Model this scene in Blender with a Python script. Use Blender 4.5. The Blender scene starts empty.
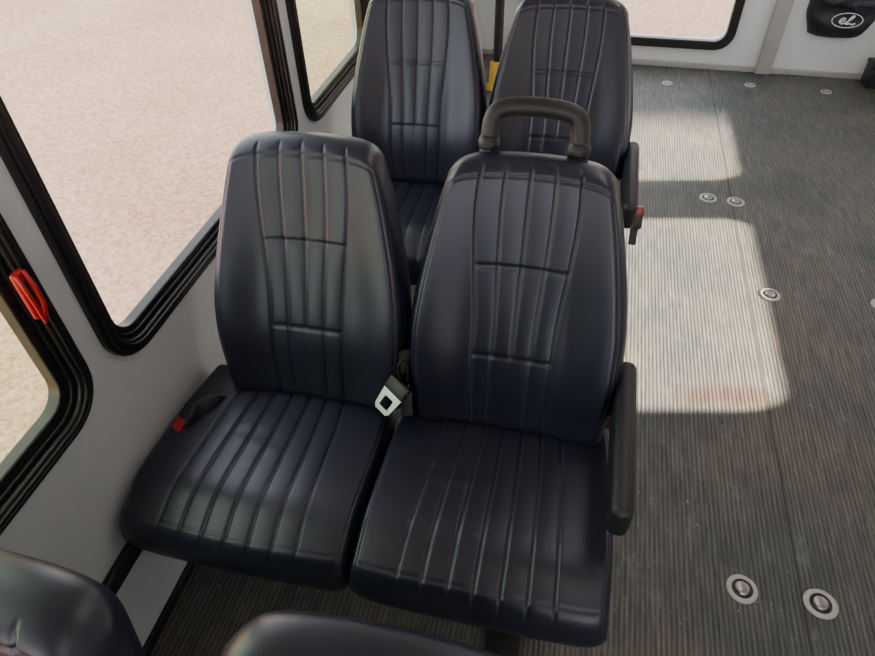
import bpy, bmesh, math, random
from mathutils import Vector, Matrix, noise
random.seed(4)
scene=bpy.context.scene
COL=scene.collection
H_CAM=1.64
# ------------------------------------------------------------------ materials
def new_mat(name):
    m=bpy.data.materials.new(name); m.use_nodes=True
    nt=m.node_tree; nt.nodes.clear()
    out=nt.nodes.new('ShaderNodeOutputMaterial')
    return m,nt,out
def N(nt,t,**kw):
    n=nt.nodes.new(t)
    for k,v in kw.items():
        if k in n.inputs: n.inputs[k].default_value=v
        else: setattr(n,k,v)
    return n
def basic(name,c1,c2=None,rough=.5,metal=0,nscale=30,bump=.1,bscale=200,bdist=.002,spec=.5,rough2=None):
    m,nt,out=new_mat(name)
    b=nt.nodes.new('ShaderNodeBsdfPrincipled'); nt.links.new(b.outputs[0],out.inputs[0])
    b.inputs['Roughness'].default_value=rough; b.inputs['Metallic'].default_value=metal
    b.inputs['Specular IOR Level'].default_value=spec
    tc=nt.nodes.new('ShaderNodeTexCoord')
    nz=nt.nodes.new('ShaderNodeTexNoise'); nz.inputs['Scale'].default_value=nscale; nz.inputs['Detail'].default_value=5
    nt.links.new(tc.outputs['Object'],nz.inputs['Vector'])
    mx=nt.nodes.new('ShaderNodeMix'); mx.data_type='RGBA'
    mx.inputs[6].default_value=(*c1,1); mx.inputs[7].default_value=(*(c2 or [x*.8 for x in c1]),1)
    nt.links.new(nz.outputs[0],mx.inputs[0]); nt.links.new(mx.outputs[2],b.inputs['Base Color'])
    if bump:
        n2=nt.nodes.new('ShaderNodeTexNoise'); n2.inputs['Scale'].default_value=bscale; n2.inputs['Detail'].default_value=3
        nt.links.new(tc.outputs['Object'],n2.inputs['Vector'])
        bp=nt.nodes.new('ShaderNodeBump'); bp.inputs['Strength'].default_value=bump; bp.inputs['Distance'].default_value=bdist
        nt.links.new(n2.outputs[0],bp.inputs['Height']); nt.links.new(bp.outputs[0],b.inputs['Normal'])
    return m
M_vinyl=basic('navy_vinyl',(.0066,.0088,.0200),(.0100,.0124,.0260),rough=.37,nscale=12,bump=.16,bscale=320,bdist=.0010,spec=.66)
for nd in M_vinyl.node_tree.nodes:
    if nd.type=='BSDF_PRINCIPLED': nd.inputs['Specular Tint'].default_value=(.90,.92,1,1)
M_black=basic('black_plastic',(.018,.018,.02),rough=.42,bump=.1)
M_arm=basic('charcoal_foam',(.013,.014,.018),rough=.5,bump=.2,bscale=400)
M_rubber=basic('window_rubber',(.010,.010,.011),rough=.38,bump=.05)
M_steel=basic('black_steel',(.02,.02,.022),rough=.45,metal=.2,bump=.1)
M_wall=basic('wall_panel',(.60,.65,.68),(.55,.60,.63),rough=.55,nscale=6,bump=.15,bscale=500,bdist=.0008)
M_white=basic('white_panel',(.70,.72,.72),(.64,.66,.66),rough=.5,nscale=5,bump=.05)
M_trim=basic('grey_trim',(.42,.40,.38),(.35,.34,.33),rough=.4,nscale=10,bump=.05)
M_ceil=basic('ceiling_panel',(.7,.71,.72),rough=.7,bump=.05)
M_red=basic('red_plastic',(.45,.006,.012),(.36,.005,.01),rough=.35,bump=.05)
M_yel=basic('yellow_paint',(.75,.48,.03),rough=.4,bump=.05)
M_chrome=basic('brushed_metal',(.42,.42,.44),(.32,.32,.34),rough=.3,metal=1,nscale=60,bump=.05)
M_plate=basic('worn_white_plate',(.58,.56,.52),(.36,.35,.32),rough=.5,nscale=80,bump=.1)
M_web=basic('belt_webbing',(.03,.03,.033),(.05,.05,.053),rough=.8,nscale=300,bump=.4,bscale=600)
M_logo=basic('white_print',(.75,.77,.78),rough=.6,bump=0)
M_bag=basic('black_nylon',(.010,.010,.015),(.018,.018,.026),rough=.6,bump=.3,bscale=500)
M_blocker=basic('blocker_render',(.55,.54,.52),rough=.8,bump=.1,bscale=20)

def ground_mat():
    m,nt,out=new_mat('pale_pink_pavement')
    b=nt.nodes.new('ShaderNodeBsdfPrincipled'); nt.links.new(b.outputs[0],out.inputs[0]); b.inputs['Roughness'].default_value=.9
    tc=nt.nodes.new('ShaderNodeTexCoord')
    n1=N(nt,'ShaderNodeTexNoise',Scale=1.2,Detail=6.0); n2=N(nt,'ShaderNodeTexNoise',Scale=34.0,Detail=6.0,Roughness=.8)
    for n in (n1,n2): nt.links.new(tc.outputs['Object'],n.inputs['Vector'])
    r=nt.nodes.new('ShaderNodeValToRGB'); e=r.color_ramp.elements
    e[0].position=.3; e[0].color=(.59,.345,.22,1); e[1].position=.7; e[1].color=(.71,.435,.29,1)
    nt.links.new(n1.outputs[0],r.inputs[0])
    r2=nt.nodes.new('ShaderNodeValToRGB'); e=r2.color_ramp.elements
    e[0].position=.36; e[0].color=(.45,.45,.46,1); e[1].position=.58; e[1].color=(1.08,1.08,1.08,1)
    nt.links.new(n2.outputs[0],r2.inputs[0])
    mx=nt.nodes.new('ShaderNodeMix'); mx.data_type='RGBA'; mx.blend_type='MULTIPLY'; mx.inputs[0].default_value=1
    nt.links.new(r.outputs[0],mx.inputs[6]); nt.links.new(r2.outputs[0],mx.inputs[7]); nt.links.new(mx.outputs[2],b.inputs['Base Color'])
    return m
M_ground=ground_mat()

def floor_mat():
    m,nt,out=new_mat('ribbed_rubber_floor')
    L=nt.links.new
    b=nt.nodes.new('ShaderNodeBsdfPrincipled'); L(b.outputs[0],out.inputs[0])
    tc=nt.nodes.new('ShaderNodeTexCoord'); sx=nt.nodes.new('ShaderNodeSeparateXYZ'); L(tc.outputs['Object'],sx.inputs[0])
    mul=N(nt,'ShaderNodeMath',operation='MULTIPLY'); mul.inputs[1].default_value=2*math.pi/.0125; L(sx.outputs[0],mul.inputs[0])
    sn=N(nt,'ShaderNodeMath',operation='SINE'); L(mul.outputs[0],sn.inputs[0])
    rr=nt.nodes.new('ShaderNodeMapRange'); rr.inputs[1].default_value=-.7; rr.inputs[2].default_value=.7; L(sn.outputs[0],rr.inputs[0])
    mp=nt.nodes.new('ShaderNodeMapping'); mp.inputs['Scale'].default_value=(40,2.5,1); L(tc.outputs['Object'],mp.inputs[0])
    st=N(nt,'ShaderNodeTexNoise',Scale=3.0,Detail=6.0,Roughness=.65); L(mp.outputs[0],st.inputs['Vector'])
    bl=N(nt,'ShaderNodeTexNoise',Scale=1.7,Detail=7.0,Roughness=.65); L(tc.outputs['Object'],bl.inputs['Vector'])
    fl=N(nt,'ShaderNodeTexNoise',Scale=90.0,Detail=3.0); L(tc.outputs['Object'],fl.inputs['Vector'])
    mp2=nt.nodes.new('ShaderNodeMapping'); mp2.inputs['Scale'].default_value=(1.8,.7,1); L(tc.outputs['Object'],mp2.inputs[0])
    sc=N(nt,'ShaderNodeTexNoise',Scale=9.0,Detail=8.0,Roughness=.8); L(mp2.outputs[0],sc.inputs['Vector'])
    r1=nt.nodes.new('ShaderNodeValToRGB'); e=r1.color_ramp.elements
    e[0].position=.40; e[0].color=(.080,.094,.095,1); e[1].position=.72; e[1].color=(.162,.145,.124,1)
    L(bl.outputs[0],r1.inputs[0])
    r2=nt.nodes.new('ShaderNodeValToRGB'); e=r2.color_ramp.elements
    e[0].position=.33; e[0].color=(.60,.61,.61,1); e[1].position=.7; e[1].color=(1.5,1.47,1.42,1)
    L(st.outputs[0],r2.inputs[0])
    m1=nt.nodes.new('ShaderNodeMix'); m1.data_type='RGBA'; m1.blend_type='MULTIPLY'; m1.inputs[0].default_value=1
    L(r1.outputs[0],m1.inputs[6]); L(r2.outputs[0],m1.inputs[7])
    gr=nt.nodes.new('ShaderNodeMapRange'); gr.inputs[3].default_value=.62; gr.inputs[4].default_value=1.08; L(rr.outputs[0],gr.inputs[0])
    m2=nt.nodes.new('ShaderNodeVectorMath'); m2.operation='SCALE'; L(m1.outputs[2],m2.inputs[0]); L(gr.outputs[0],m2.inputs['Scale'])
    rs=nt.nodes.new('ShaderNodeMapRange'); rs.inputs[1].default_value=.54; rs.inputs[2].default_value=.78; rs.inputs[4].default_value=.6; L(sc.outputs[0],rs.inputs[0])
    ms=nt.nodes.new('ShaderNodeMix'); ms.data_type='RGBA'; ms.inputs[7].default_value=(.26,.26,.25,1)
    L(rs.outputs[0],ms.inputs[0]); L(m2.outputs[0],ms.inputs[6])
    r3=nt.nodes.new('ShaderNodeValToRGB'); e=r3.color_ramp.elements; e[0].position=.69; e[0].color=(0,0,0,1); e[1].position=.74; e[1].color=(1,1,1,1)
    L(fl.outputs[0],r3.inputs[0])
    m3=nt.nodes.new('ShaderNodeMix'); m3.data_type='RGBA'; m3.inputs[7].default_value=(.29,.32,.30,1)
    L(r3.outputs[0],m3.inputs[0]); L(ms.outputs[2],m3.inputs[6]); 
    sb=N(nt,'ShaderNodeMath',operation='SUBTRACT'); sb.inputs[1].default_value=.705; L(sx.outputs[0],sb.inputs[0])
    ab=N(nt,'ShaderNodeMath',operation='ABSOLUTE'); L(sb.outputs[0],ab.inputs[0])
    lt=N(nt,'ShaderNodeMath',operation='LESS_THAN'); lt.inputs[1].default_value=.0022; L(ab.outputs[0],lt.inputs[0])
    m4=nt.nodes.new('ShaderNodeMix'); m4.data_type='RGBA'; m4.inputs[7].default_value=(.03,.03,.03,1)
    L(lt.outputs[0],m4.inputs[0]); L(m3.outputs[2],m4.inputs[6]); L(m4.outputs[2],b.inputs['Base Color'])
    b.inputs['Roughness'].default_value=.55; b.inputs['Specular IOR Level'].default_value=.35
    bp=nt.nodes.new('ShaderNodeBump'); bp.inputs['Strength'].default_value=.5; bp.inputs['Distance'].default_value=.002
    L(rr.outputs[0],bp.inputs['Height']); L(bp.outputs[0],b.inputs['Normal'])
    return m
M_floor=floor_mat()

def glass_mat(name,tint):
    m,nt,out=new_mat(name)
    t=nt.nodes.new('ShaderNodeBsdfTransparent'); t.inputs[0].default_value=(*tint,1)
    g=nt.nodes.new('ShaderNodeBsdfGlossy'); g.inputs['Roughness'].default_value=.02
    f=nt.nodes.new('ShaderNodeLayerWeight'); f.inputs[0].default_value=.5
    pw=N(nt,'ShaderNodeMath',operation='POWER'); pw.inputs[1].default_value=4; nt.links.new(f.outputs['Facing'],pw.inputs[0])
    ml=N(nt,'ShaderNodeMath',operation='MULTIPLY_ADD'); ml.inputs[1].default_value=.4; ml.inputs[2].default_value=.02; nt.links.new(pw.outputs[0],ml.inputs[0])
    mx=nt.nodes.new('ShaderNodeMixShader')
    nt.links.new(ml.outputs[0],mx.inputs[0]); nt.links.new(t.outputs[0],mx.inputs[1]); nt.links.new(g.outputs[0],mx.inputs[2]); nt.links.new(mx.outputs[0],out.inputs[0])
    return m
M_glass=glass_mat('clear_glass',(.97,.97,.97))
M_gtint=glass_mat('green_tinted_glass',(.91,.97,.83))
def redtrans():
    m,nt,out=new_mat('red_translucent_plastic')
    t=nt.nodes.new('ShaderNodeBsdfTransparent'); t.inputs[0].default_value=(1,.83,.78,1)
    g=nt.nodes.new('ShaderNodeBsdfPrincipled'); g.inputs['Base Color'].default_value=(.6,.02,.02,1)
    mx=nt.nodes.new('ShaderNodeMixShader'); mx.inputs[0].default_value=.05
    nt.links.new(t.outputs[0],mx.inputs[1]); nt.links.new(g.outputs[0],mx.inputs[2]); nt.links.new(mx.outputs[0],out.inputs[0]); return m
M_redt=redtrans()

# ------------------------------------------------------------------ helpers
def obj_from(name,verts,faces,mat,smooth=True):
    me=bpy.data.meshes.new(name); me.from_pydata(verts,[],faces); me.update()
    o=bpy.data.objects.new(name,me); COL.objects.link(o); me.materials.append(mat)
    if smooth: me.polygons.foreach_set('use_smooth',[True]*len(me.polygons))
    return o
def fix_normals(o):
    bm=bmesh.new(); bm.from_mesh(o.data); bmesh.ops.recalc_face_normals(bm,faces=bm.faces); bm.to_mesh(o.data); bm.free()
def box(name,lo,hi,mat,bev=0,seg=3):
    bm=bmesh.new(); bmesh.ops.create_cube(bm,size=1)
    for v in bm.verts:
        v.co=Vector([(lo[i]+hi[i])/2+v.co[i]*(hi[i]-lo[i]) for i in range(3)])
    if bev: bmesh.ops.bevel(bm,geom=bm.edges[:],offset=bev,segments=seg,profile=.5,affect='EDGES')
    me=bpy.data.meshes.new(name); bm.to_mesh(me); bm.free(); me.materials.append(mat)
    o=bpy.data.objects.new(name,me); COL.objects.link(o)
    if bev: me.polygons.foreach_set('use_smooth',[True]*len(me.polygons))
    return o
def merge(name,objs,mat=None):
    bm=bmesh.new()
    for o in objs:
        t=o.data.copy(); t.transform(o.matrix_basis); bm.from_mesh(t); bpy.data.meshes.remove(t)
    me=bpy.data.meshes.new(name); bm.to_mesh(me); bm.free()
    me.materials.append(mat or objs[0].data.materials[0])
    for o in objs: bpy.data.objects.remove(o)
    o=bpy.data.objects.new(name,me); COL.objects.link(o); return o
def curve_mesh(name,cu,mat,smooth=True):
    t=bpy.data.objects.new('t',cu); COL.objects.link(t)
    dg=bpy.context.evaluated_depsgraph_get(); dg.update()
    me=bpy.data.meshes.new_from_object(t.evaluated_get(dg)); bpy.data.objects.remove(t)
    me.name=name; me.materials.clear(); me.materials.append(mat)
    o=bpy.data.objects.new(name,me); COL.objects.link(o)
    me.polygons.foreach_set('use_smooth',[smooth]*len(me.polygons))
    return o
def tube(name,pts,r,mat,res=8,closed=False,kind='NURBS'):
    cu=bpy.data.curves.new(name,'CURVE'); cu.dimensions='3D'; cu.bevel_depth=r; cu.bevel_resolution=res//2+2; cu.resolution_u=12
    cu.use_fill_caps=True
    s=cu.splines.new(kind); s.points.add(len(pts)-1)
    for p,q in zip(s.points,pts): p.co=(*q,1)
    s.use_cyclic_u=closed
    if kind=='NURBS': s.order_u=4; s.use_endpoint_u=True
    return curve_mesh(name,cu,mat)
def catmull(P,n=8):
    out=[]
    P=[Vector(p) for p in P]
    for i in range(len(P)-1):
        a=P[max(i-1,0)];b=P[i];c=P[i+1];d=P[min(i+2,len(P)-1)]
        for k in range(n):
            t=k/n
            out.append(tuple(.5*((2*b)+(c-a)*t+(2*a-5*b+4*c-d)*t*t+(-a+3*b-3*c+d)*t**3)))
    out.append(tuple(P[-1])); return out
def rrect(x0,y0,x1,y1,r,n=8):
    pts=[]
    for cx,cy,a in ((x1-r,y1-r,0),(x0+r,y1-r,90),(x0+r,y0+r,180),(x1-r,y0+r,270)):
        for i in range(n+1):
            t=math.radians(a+90*i/n); pts.append((cx+r*math.cos(t),cy+r*math.sin(t)))
    return pts
def plate(name,loops,thick,mat,bevel=0):
    """2D outline with holes, extruded to thick (centred on local z)"""
    cu=bpy.data.curves.new(name,'CURVE'); cu.dimensions='2D'; cu.fill_mode='BOTH'; cu.extrude=max(thick/2-bevel,0.0001)
    cu.bevel_depth=bevel; cu.bevel_resolution=2
    for lp in loops:
        s=cu.splines.new('POLY'); s.points.add(len(lp)-1)
        for p,q in zip(s.points,lp): p.co=(q[0],q[1],0,1)
        s.use_cyclic_u=True
    return curve_mesh(name,cu,mat,smooth=False)
def to_yz(o,x):   # local (a,b,c)->world (x+c, a, b)
    o.data.transform(Matrix(((0,0,1,x),(1,0,0,0),(0,1,0,0),(0,0,0,1))))
    return o
def to_xz(o,y):   # local (a,b,c)->world (a, y-c, b)
    o.data.transform(Matrix(((1,0,0,0),(0,0,-1,y),(0,1,0,0),(0,0,0,1))))
    return o
def struct(o): o['kind']='structure'; return o
def tag(o,label,cat,group=None):
    o['label']=label; o['category']=cat
    if group: o['group']=group
def empty(name,loc):
    e=bpy.data.objects.new(name,None); e.empty_display_size=.1; COL.objects.link(e); e.location=loc; return e
def lathe(name,prof,mat,n=32,c=(0,0,0),sx=1):
    vs=[];fs=[]
    for (r,z) in prof:
        for i in range(n):
            a=2*math.pi*i/n; vs.append((c[0]+r*math.cos(a)*sx,c[1]+r*math.sin(a),c[2]+z))
    for j in range(len(prof)-1):
        for i in range(n):
            fs.append((j*n+i,j*n+(i+1)%n,(j+1)*n+(i+1)%n,(j+1)*n+i))
    fs.append(tuple(range((len(prof)-1)*n,len(prof)*n)))
    fs.append(tuple(reversed(range(n))))
    return obj_from(name,vs,fs,mat)

# ------------------------------------------------------------------ padded parts
def pad(name,L,halfw,topfn,nfront,nback,re,rback,mapf,mat,nu=180,nv=130,res=None):
    """Closed cushion. x=u*halfw(s); s along length; front height nfront, back nback"""
    V=[];F=[]
    res=res or re*1.15
    def cl(t): return .45*t+.55*math.sin(math.pi/2*t)
    us=[cl(-1+2*i/nu) for i in range(nu+1)]
    vs_=[(cl(-1+2*j/nv)+1)/2 for j in range(nv+1)]
    def edge(d,r):
        q=min(max(d/r,0),1); return math.sqrt(max(0,1-(1-q)**2))
    idx={}
    for side in (0,1):
        for j,v in enumerate(vs_):
            for i,u in enumerate(us):
                border=(i in (0,nu) or j in (0,nv))
                if side==1 and border: idx[(1,i,j)]=idx[(0,i,j)]; continue
                s=topfn(u,v)
                w=halfw(v); x=u*w
                ex=edge((1-abs(u))*w,re); es=edge(min(v*L,(1-v)*L),res)
                e=ex*es
                n=(nfront(u,v,x,s)*e if side==0 else -nback(u,v)*edge((1-abs(u))*w,rback)*edge(min(v*L,(1-v)*L),rback))
                idx[(side,i,j)]=len(V); V.append(mapf(x,s,n,u,v))
    for side in (0,1):
        for j in range(nv):
            for i in range(nu):
                q=(idx[(side,i,j)],idx[(side,i+1,j)],idx[(side,i+1,j+1)],idx[(side,i,j+1)])
                F.append(q if side==0 else q[::-1])
    o=obj_from(name,V,F,mat); fix_normals(o); return o
def g(x,w): return math.exp(-(x/w)**2)
def sm(a,b,x):
    t=min(max((x-a)/(b-a),0),1); return t*t*(3-2*t)
REC=math.radians(20)
LB=.617
def back_hw(v):
    pts=[(0,.212),(.12,.222),(.30,.231),(.45,.230),(.62,.217),(.80,.196),(.93,.178),(1,.165)]
    for (a,b),(c,d) in zip(pts,pts[1:]):
        if v<=c:
            t=(v-a)/(c-a); return b+(d-b)*t
    return pts[-1][1]
_hw=[sum(back_hw(min(max(k/200+d/60,0),1)) for d in (-3,-2,-1,0,1,2,3))/7 for k in range(201)]
def back_hws(v):
    k=min(max(v,0),1)*200; i=min(int(k),199); return _hw[i]*(1-(k-i))+_hw[i+1]*(k-i)
def back_top(u,v):
    T=LB-.034*abs(u)**8-.010*u*u
    B=.012*abs(u)**6
    return B+v*(T-B)
def back_front(u,v,x,s):
    n=.056
    n+=.014*math.exp(-((s-.17)/.11)**2)*(1-.3*abs(u))
    n+=.014*sm(.45,.82,abs(u))*math.exp(-((v-.42)/.30)**2)
    n-=.010*math.exp(-((s-.45)/.15)**2)*(1-abs(u))
    pf=.365+ .19*sm(.38,1.0,v)
    d=.0044
    W=.0029
    hw=back_hws(v)
    endm=1-sm(.955,.985,v)
    for sg in (-1,1):
        n-=d*g(x-sg*pf*hw,W)*endm
    inside=1-sm(.97,1.03,abs(u)/pf)
    up=sm(.2,.215,s); low=(1-up)*.6
    for q in (-.5,0,.5):
        n-=d*.75*g(x-q*pf*hw,W*.9)*endm*(up+low*(1 if q else 0))
    if abs(u)<pf: n+=.0015*abs(math.sin(math.pi*(abs(u)/pf)*2))*endm*(sm(.2,.23,s)+.5*(1-sm(.2,.23,s)))
    for ss in (.205,.40):
        n-=.0040*g(s-ss,.0025)*inside
    n-=.0025*g((1-abs(u))*hw-.022,.0026)*sm(.02,.06,v)*(1-sm(.9,.96,v))
    n-=.0028*g(s-(LB-.034*abs(u)**8-.010*u*u-.038),.0026)*(1-sm(.85,.95,abs(u)))
    n+=.0018*noise.noise(Vector((x*9,s*6,3.3)))
    return n
def back_back(u,v): return .05-.012*v
def map_back(x,s,n,u,v):
    c,si=math.cos(REC),math.sin(REC)
    yy=s*si+.10*(s/LB-.5)**2*.35
    yy-= .018*(abs(u)**2.2)*(1-v*.5)
    return (x, yy-n*c, s*c+n*si)
LC=.480
def cush_hw(v): return .2532-.018*(1-sm(-.1,.40,v))
def cush_top(u,v):
    T=LC-.015*abs(u)**12-.005*u*u
    return v*T
def cush_front(u,v,x,s):
    n=.062
    n+=.004*(1-u*u)-.004*math.exp(-((v-.35)/.25)**2)*(1-u*u)
    hw=cush_hw(v); pf=.50+.10*v
    d=.0040
    m=sm(.03,.08,v)
    for k in range(-3,4):
        n-=d*g(x-k/3*pf*hw,.0025)*m
    if abs(u)<pf: n+=.0010*abs(math.sin(math.pi*u/pf*3))*m
    n-=.0028*g((1-abs(u))*hw-.017,.0024)
    n-=.0028*g((1-v)*LC-.030,.0026)*(1-sm(.86,.93,abs(u)))
    n+=.0018*noise.noise(Vector((x*7,s*6,7.7)))
    n+=.0007*math.sin(s*110+5*noise.noise(Vector((x*9,s*4,1))))*max(0,noise.noise(Vector((x*8,s*6,2))))
    return n
def map_cush(x,s,n,u,v):
    drop=.040*sm(.66,1.0,v)**1.7
    slope=.024*v
    return (x,-s,n+slope-drop)

def make_double_seat(loc,name='double_bus_seat'):
    root=empty(name,loc)
    parts=[]
    def add(o,par=root,off=(0,0,0)):
        o.parent=par; o.location=off; parts.append(o); return o
    b=pad('backrest',LB,back_hws,back_top,back_front,back_back,.034,.04,map_back,M_vinyl,nu=200,nv=140)
    add(b,off=(-.228,.0,.43)); b.rotation_euler=(0,math.radians(-2.0),0)
    b2=b.copy(); COL.objects.link(b2); b2.name='backrest'; add(b2,off=(.225,0,.43)); b2.rotation_euler=(0,math.radians(-.6),0)
    c=pad('seat_cushion',LC,cush_hw,cush_top,cush_front,lambda u,v:.050,.021,.022,map_cush,M_vinyl,nu=240,nv=120,res=.030)
    add(c,off=(-.282,.045,.395))
    c2=c.copy(); COL.objects.link(c2); c2.name='seat_cushion'; add(c2,off=(.2245,.045,.395))
    fr=[box('f',(-.45,-.36,.305),(.45,-.32,.352),M_steel,.005),
        box('f',(-.45,-.06,.305),(.45,-.02,.352),M_steel,.005),
        box('f',(-.44,-.37,.31),(-.40,.0,.35),M_steel,.005),
        box('f',(.40,-.37,.31),(.44,.0,.35),M_steel,.005),
        box('f',(-.03,-.37,.31),(.03,.02,.35),M_steel,.005),
        box('f',(-.26,.02,.31),(-.22,.05,.55),M_steel,.005),
        box('f',(.22,.02,.31),(.26,.05,.55),M_steel,.005)]
    add(merge('seat_frame',fr,M_steel))
    lg=[box('l',(.26,-.23,.03),(.32,-.17,.31),M_steel,.006),
        box('l',(.25,-.42,.0),(.33,.03,.03),M_steel,.008)]
    add(merge('leg',lg,M_steel))
    for y in (-.34,-.06):
        wb=box('wall_bracket',(-.526,y,.275),(-.44,y+.04,.335),M_steel,.005); add(wb)
    a=box('armrest',(-.021,-.185,-.055),(.021,.185,.055),M_arm,.0190,6)
    for v in a.data.vertices:
        t=(v.co.y+.185)/.37
        v.co.z*= .74+.26*math.sin(math.pi*min(1,t*1.1)*.5)
    add(a,off=(.464,-.112,.580))
    ap=[box('a',(.450,.045,.50),(.468,.09,.60),M_steel,.006),box('a',(.42,.05,.40),(.462,.08,.53),M_steel,.006)]
    add(merge('armrest_bracket',ap,M_steel))
    return root,parts
# ------------------------------------------------------------------ seats
SX=-.30
root1,parts1=make_double_seat((SX,.94,0))
def add_handle(root,x=.213):
    c,si=math.cos(REC),math.sin(REC)
    s0=LB-.06; s1=LB+.066; hw=.088
    prof=[(-hw,s0),(-hw,s0+.05),(-hw,s1-.040),(-hw+.006,s1-.010),(-hw+.034,s1+.001),(0,s1+.004),(hw-.034,s1+.001),(hw-.006,s1-.010),(hw,s1-.040),(hw,s0+.05),(hw,s0)]
    pts=[(px,s*si+.022,s*c+.01) for px,s in prof]
    h=tube('grab_handle',pts,.0185,M_arm,10)
    h.parent=root; h.location=(x,0,.43)
    h['label']='black rubber coated grab handle on the headrest'
    for sg in (-1,1):
        f=lathe('handle_foot',[(.019,-.012),(.0215,-.008),(.0225,.004),(.020,.010),(.0185,.014)],M_arm,24)
        f.parent=h; f.location=(sg*hw,(LB-.004)*si+.022,(LB-.004)*c+.010); f.rotation_euler=(-REC,0,0)
    return h
add_handle(root1)
def copy_seat(parts,loc,name='double_bus_seat'):
    r=empty(name,loc)
    for p in parts:
        q=p.copy(); COL.objects.link(q); q.parent=r; q.name=p.name.split('.')[0]
    return r
root2=copy_seat(parts1,(SX,1.92,0)); add_handle(root2)
root0=copy_seat(parts1,(SX,-.014,0))
for o in root0.children:
    if o.name.startswith('backrest'):
        if o.location.x<0: o.location.x-=.010
        else: o.location.x-=.026; o.location.y+=.014
tag(root1,'navy pleated vinyl double seat with grab handle beside the window','bus seat','rows of double bus seats')
tag(root2,'navy pleated vinyl double seat with red buckle by the aisle','bus seat','rows of double bus seats')
tag(root0,'navy vinyl double seat, only backrest tops showing','bus seat','rows of double bus seats')

# belts --------------------------------------------------------
def ribbon(name,path,w,mat,t=.002,wdir=(1,0,0)):
    wd=Vector(wdir).normalized()*w/2
    vs=[];fs=[]
    P=[Vector(p) for p in path]
    for i,p in enumerate(P):
        tg=(P[min(i+1,len(P)-1)]-P[max(i-1,0)]).normalized(); nn=tg.cross(wd).normalized()*t/2
        for a,b in ((-1,-1),(1,-1),(1,1),(-1,1)): vs.append(tuple(p+wd*a+nn*b))
    for i in range(len(P)-1):
        for k in range(4): fs.append((i*4+k,i*4+(k+1)%4,i*4+4+(k+1)%4,i*4+4+k))
    fs.append((3,2,1,0)); e=(len(P)-1)*4; fs.append((e,e+1,e+2,e+3))
    o=obj_from(name,vs,fs,mat,False); fix_normals(o); return o
def buckle(root,pos,rot,nm='belt_buckle',strap=((0,.028,0),(0,.05,-.008),(0,.07,-.03),(0,.075,-.07)),sw=.022):
    b=box(nm,(-.018,-.03,-.012),(.018,.03,.012),M_black,.005); b.parent=root; b.location=pos; b.rotation_euler=rot
    b['label']='black belt buckle with red release button'
    r=box('release_button',(-.015,-.037,-.009),(.015,-.008,.0145),M_red,.003); r.parent=b
    st=ribbon('buckle_strap',strap,sw,M_web); st.parent=b
buckle(root1,(-.488,-.160,.476),(math.radians(30),math.radians(-10),math.radians(-24)),strap=((0,.028,0),(.004,.05,-.010),(.006,.07,-.035),(.006,.078,-.07)),sw=.016)
buckle(root2,(.492,-.235,.545),(math.radians(-70),0,math.radians(180)),strap=((0,.028,0),(0,.06,0),(0,.08,.004)))
def tongue(root):
    t=plate('belt_tongue',[[(-.016,-.046),(.016,-.046),(.022,-.038),(.029,.028),(.025,.034),(-.025,.034),(-.029,.028),(-.022,-.038)],rrect(-.013,-.036,.013,-.008,.004)],.003,M_chrome,bevel=.001)
    t.parent=root; t.location=(-.026,-.058,.545); t.rotation_euler=(math.radians(50),math.radians(14),math.radians(-32))
    t['label']='chrome seat belt latch plate'
    k=box('tongue_grip',(-.029,.006,-.007),(.029,.040,.007),M_black,.004); k.parent=t
    w=ribbon('belt_webbing',[(-.018,-.015,.570),(-.012,-.010,.60),(-.004,.0,.635),(.0,.02,.60),(.002,.03,.50),(.002,.03,.44)],.028,M_web,wdir=(1,.6,0))
    w.parent=root
    cd=tube('belt_keeper_cord',[(-.010,-.035,.575),(-.022,-.03,.605),(-.008,-.02,.635),(.006,-.015,.61),(.004,-.03,.57)],.0022,M_black); cd.parent=root
    b=box('belt_sleeve',(-.014,-.03,-.010),(.014,.035,.010),M_black,.005); b.parent=root; b.location=(.004,-.048,.515); b.rotation_euler=(math.radians(55),0,math.radians(15))
tongue(root1)

# ------------------------------------------------------------------ bus shell
XL,XR,YB,YF,ZR=-.85,1.75,4.25,-2.3,2.25
fl=struct(box('floor',(XL-.06,YF,-.06),(XR+.06,YB+.06,0),M_floor))
ce=struct(box('ceiling',(XL-.06,YF,ZR),(XR+.06,YB+.06,ZR+.08),M_ceil))
ZB,ZT=.676,1.50
wins=[(-1.0,-.28),(-.20,.655),(.722,1.69),(1.785,2.46),(2.56,3.6)]
loops=[[(YF,0),(YB,0),(YB,ZR),(YF,ZR)]]
for a,b in wins: loops.append(rrect(a+.012,ZB+.012,b-.012,ZT-.012,.08))
wl=struct(to_yz(plate('wall_left',loops,.06,M_wall),XL-.03))
def ringplate(a,b,i0,i1,r0,x,th,bev):
    return to_yz(plate('f',[rrect(a+i0,ZB+i0,b-i0,ZT-i0,r0-i0*.8),rrect(a+i1,ZB+i1,b-i1,ZT-i1,r0-i1*.8)],th,M_rubber,bevel=bev),x)
for k,(a,b) in enumerate(wins):
    tw=.046 if k!=1 else .052
    rings=[ringplate(a,b,0,.022,.092,XL+.002,.026,.005),
           ringplate(a,b,.004,.0085,.092,XL+.017,.008,.0022),
           ringplate(a,b,.0135,.018,.092,XL+.017,.008,.0022),
           ringplate(a,b,.018,tw,.092,XL-.016,.028,.004),
           ringplate(a,b,.030,.035,.092,XL+.000,.010,.0025)]
    f=struct(merge('window_%d'%(k+1),rings,M_rubber))
    gl=to_yz(plate('glass',[rrect(a+.03,ZB+.03,b-.03,ZT-.03,.07)],.004,M_gtint if k in (1,3) else M_glass),XL-.022)
    gl.parent=f; gl['kind']='structure'
rw=[(1.71,2.82),(3.13,4.14)]
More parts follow.
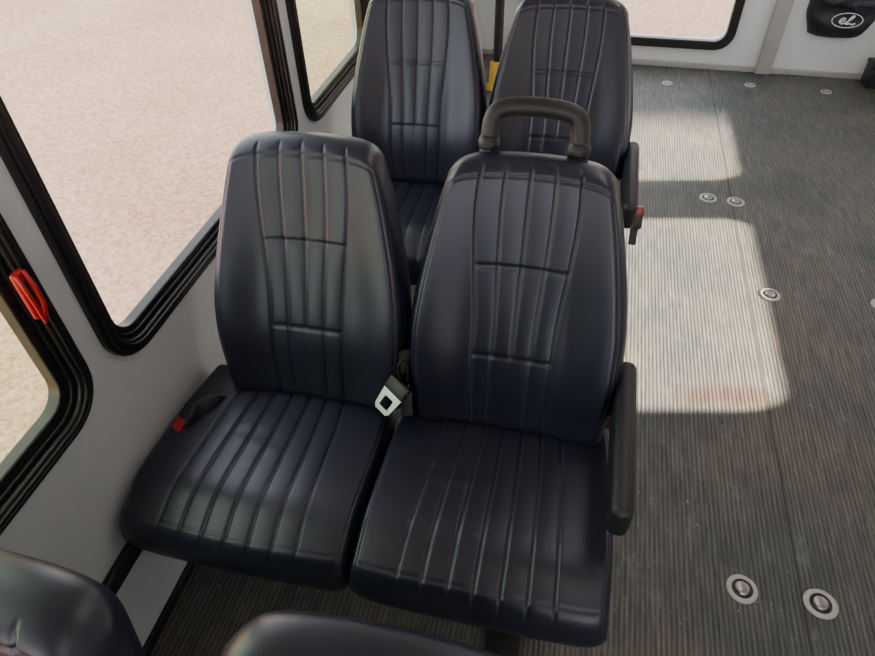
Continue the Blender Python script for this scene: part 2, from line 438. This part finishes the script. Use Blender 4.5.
loops=[[(YF,0),(YB,0),(YB,ZR),(YF,ZR)]]
for a,b in rw: loops.append(rrect(a,.55,b,1.19,.09))
wr=struct(to_yz(plate('wall_right',loops,.06,M_wall),XR+.03))
for k,(a,b) in enumerate(rw):
    f=struct(to_yz(plate('window_%d'%(k+6),[rrect(a-.04,.51,b+.04,1.23,.12),rrect(a+.002,.552,b-.002,1.188,.09)],.02,M_rubber,bevel=.005),XR-.008))
    gl=to_yz(plate('glass',[rrect(a-.01,.54,b+.01,1.20,.09)],.004,M_glass),XR+.03); gl.parent=f; gl['kind']='structure'
lr=to_yz(plate('window_latch',[rrect(1.75,.60,1.825,.78,.036)],.006,M_redt),XR+.020)  # added red filter strip, unseen; tints the sun patch on the floor red
tag(lr,'added red translucent strip on the window, tinting the sunlight','window latch')
fw=struct(to_xz(plate('wall_front',[[(XL,0),(XR,0),(XR,ZR),(XL,ZR)],rrect(XL+.12,.75,XR-.12,2.05,.12)],.06,M_wall),YF))
loops=[[(XL,0),(XR,0),(XR,ZR),(XL,ZR)],rrect(-.42,.160,.755,1.5,.08)]
wb=struct(to_xz(plate('wall_back',loops,.06,M_white),YB+.03))
o1=to_xz(plate('f',[rrect(-.455,.125,.795,1.535,.10),rrect(-.415,.165,.755,1.495,.07)],.04,M_rubber,bevel=.006),YB-.006)
f=struct(merge('window_8',[o1],M_rubber))
gl=to_xz(plate('glass',[rrect(-.43,.15,.77,1.51,.08)],.004,M_glass),YB+.02); gl.parent=f; gl['kind']='structure'
t=struct(box('trim_1',(.965,YB-.04,0),(1.055,YB,ZR),M_trim,.012))
t=struct(box('baseboard_back',(XL,YB-.012,0),(XR,YB,.035),M_trim,.004))
t=struct(box('baseboard_left',(XL,YF+.05,0),(XL+.012,YB,.03),M_black,.004))
rl=box('seat_rail',(XL,-.5,.275),(XL+.018,2.3,.325),M_steel,.005)
tag(rl,'black steel seat mounting rail fixed along the wall','seat rail')

def latch():
    base=box('window_latch',(-.006,-.012,-.046),(.006,.012,.046),M_red,.005)
    base.location=(XL+.027,.618,.975)
    for sg in (-1,1):
        lv=tube('lever_arm',[(.006,sg*.008,.044),(.014,sg*.009-.003,.031),(.019,sg*.009-.004,.0),(.016,sg*.006-.004,-.034),(.008,-.004,-.054)],.0035,M_red); lv.parent=base
    sc=box('latch_slot',(.004,-.005,-.028),(.0068,.005,.028),M_black,.001); sc.parent=base
    tag(base,'red emergency release latch on the black window frame','window latch')
latch()

def anchor(x,y,el=1.0,rot=0,scale=.88):
    if y>3.5: scale=.68
    o=lathe('floor_anchor',[(.044*scale,0),(.043*scale,.003),(.034*scale,.005),(.031*scale,.005),(.029*scale,.0025),(.006,.0025)],M_plate,32,sx=el)
    o.location=(x,y,0); o.rotation_euler=(0,0,rot)
    q=scale/.88
    r=lathe('cup_ring',[(.026*q,.0),(.026*q,.0045),(.022*q,.006),(.019*q,.004),(.006,.0035)],M_black,28); r.parent=o
    s=lathe('center_stud',[(.019*q,0),(.019*q,.006),(.015*q,.009),(.004,.010)],M_chrome,24); s.parent=o
    tag(o,'round metal wheelchair tie-down anchor set flush in ribbed floor','floor anchor','floor tie-down anchors')
for a in [(.562,.885),(.748,.887,1.08),(.784,2.10),(.721,2.74),(.603,2.75),(1.180,2.12),(.925,4.05),(1.335,4.03),(.455,3.99)]:
    anchor(*a)

def puff(name,W,Hh,T,yb,taper,pw=5,mat=None,seed=0):
    V=[];F=[];nu,nv=40,28
    for j in range(nv+1):
        for i in range(nu+1):
            u=-1+2*i/nu; v=-1+2*j/nv
            k=max(0,(1-abs(u)**pw))**.5*max(0,(1-abs(v)**pw))**.5
            x=u*W*(1-taper*sm(.2,1,-v)-.05*abs(v)**4); z=v*Hh*(1-.12*abs(u)**3)
            y=yb-T*k*(1+.10*math.sin(v*7+.6*math.sin(u*4)))-.016*k*noise.noise(Vector((u*2.5,v*2.5,seed)))
            V.append((x,y,z))
    for j in range(nv):
        for i in range(nu):
            a=j*(nu+1)+i; F.append((a,a+1,a+nu+2,a+nu+1))
    ring=[i for i in range(nu+1)]+[j*(nu+1)+nu for j in range(1,nv+1)]+[nv*(nu+1)+i for i in range(nu-1,-1,-1)]+[j*(nu+1) for j in range(nv-1,0,-1)]
    F.append(tuple(reversed(ring)))
    o=obj_from(name,V,F,mat or M_bag); fix_normals(o); return o
def bag():
    o=puff('storage_pouch',.185,.18,.085,0,.18,3.4)
    o.location=(1.325,YB,.405)
    fpl=puff('front_flap',.170,.09,.055,-.05,.04,4,seed=4); fpl.parent=o; fpl.location=(0,0,.085)
    rg=tube('emblem_ring',[(.078*math.cos(2*math.pi*i/28)+.01,-.106,.038*math.sin(2*math.pi*i/28)-.052) for i in range(28)],.0020,M_logo,closed=True)
    rg.parent=o
    e_=[(-.95,-.12),(-.60,-.05),(-.30,.22),(-.32,.55),(-.58,.58),(-.80,.20),(-.78,-.30),(-.50,-.55),(-.10,-.30)]
    l_=[(-.10,-.30),(.25,.25),(.60,.85),(.62,1.15),(.42,1.05),(.22,.50),(.10,-.10),(-.02,-.50),(.05,-.62),(.35,-.45),(.70,-.60),(1.0,-.35)]
    def stroke(P): return tube('s',catmull([(.044*a+.01,-.108,.025*b-.056) for a,b in P]),.0036,M_logo,kind='POLY')
    tx=merge('emblem_script',[stroke(e_),stroke(l_)],M_logo); tx.parent=o
    tag(o,'black fabric storage pouch with white oval script emblem on wall','storage pouch')
bag()
cs=box('case_body',(1.555,YB-.14,0.0),(1.72,YB-.01,.11),M_black,.015)
ld=box('case_lid',(1.55,YB-.145,.11),(1.725,YB-.012,.135),M_black,.008); 
e=empty('equipment_box',(0,0,0)); cs.parent=e; ld.parent=e
tag(e,'small black plastic case on the floor against the wall','equipment case')
yp=tube('grab_pole',[(-.53,3.75,0),(-.53,3.75,.7),(-.53,3.75,1.5),(-.53,3.75,ZR)],.026,M_black,kind='POLY')
tag(yp,'black vertical grab pole with yellow painted foot','grab pole')
pf=lathe('pole_foot',[(.07,0),(.07,.008),(.046,.016),(.043,.15),(.030,.16)],M_yel,24); pf.parent=yp; pf.location=(-.53,3.75,0)

gp=obj_from('ground',[(-60,-60,-.6),(60,-60,-.6),(60,60,-.6),(-60,60,-.6)],[(0,1,2,3)],M_ground,False); struct(gp)
bl=struct(box('sun_blocker',(8,5.6,-.6),(11,30,9.5),M_blocker,.02))  # unseen block added to keep sun off the pavement behind the bus

# ------------------------------------------------------------------ lights
w=bpy.data.worlds.new('World'); scene.world=w; w.use_nodes=True
nt=w.node_tree; bg=nt.nodes['Background']; bg.inputs[0].default_value=(.93,.965,1,1); bg.inputs[1].default_value=4.3
sl=bpy.data.lights.new('sun','SUN'); sl.energy=54; sl.angle=math.radians(1.6); sl.color=(1,.83,.66)
so=bpy.data.objects.new('sun',sl); COL.objects.link(so)
so.rotation_euler=Vector((-1,-.2,-.571)).to_track_quat('-Z','Y').to_euler()
for i,y in enumerate((-.6,1.6,3.3)):
    al=bpy.data.lights.new('fill_light','AREA'); al.energy=5; al.size=.35; al.size_y=1.2; al.shape='RECTANGLE'  # added fill light brightening the cabin, not a real fixture
    ao=bpy.data.objects.new('fill_light',al); COL.objects.link(ao); ao.location=(.55,y,ZR-.03)

# ------------------------------------------------------------------ camera
p=math.radians(43.7); th=math.radians(13.9); ph=math.radians(1.5)
fwd=Vector((-math.sin(th)*math.cos(p),math.cos(th)*math.cos(p),-math.sin(p)))
r0=Vector((math.cos(th),math.sin(th),0)); u0=r0.cross(fwd)
r=r0*math.cos(ph)-u0*math.sin(ph); u=u0*math.cos(ph)+r0*math.sin(ph)
cam=bpy.data.cameras.new('camera'); co=bpy.data.objects.new('camera',cam); COL.objects.link(co)
Mx=Matrix((r,u,-fwd)).transposed().to_4x4(); Mx.translation=Vector((0,0,H_CAM)); co.matrix_world=Mx
cam.sensor_width=36; cam.lens=650/875*36; cam.clip_start=.02
scene.camera=co
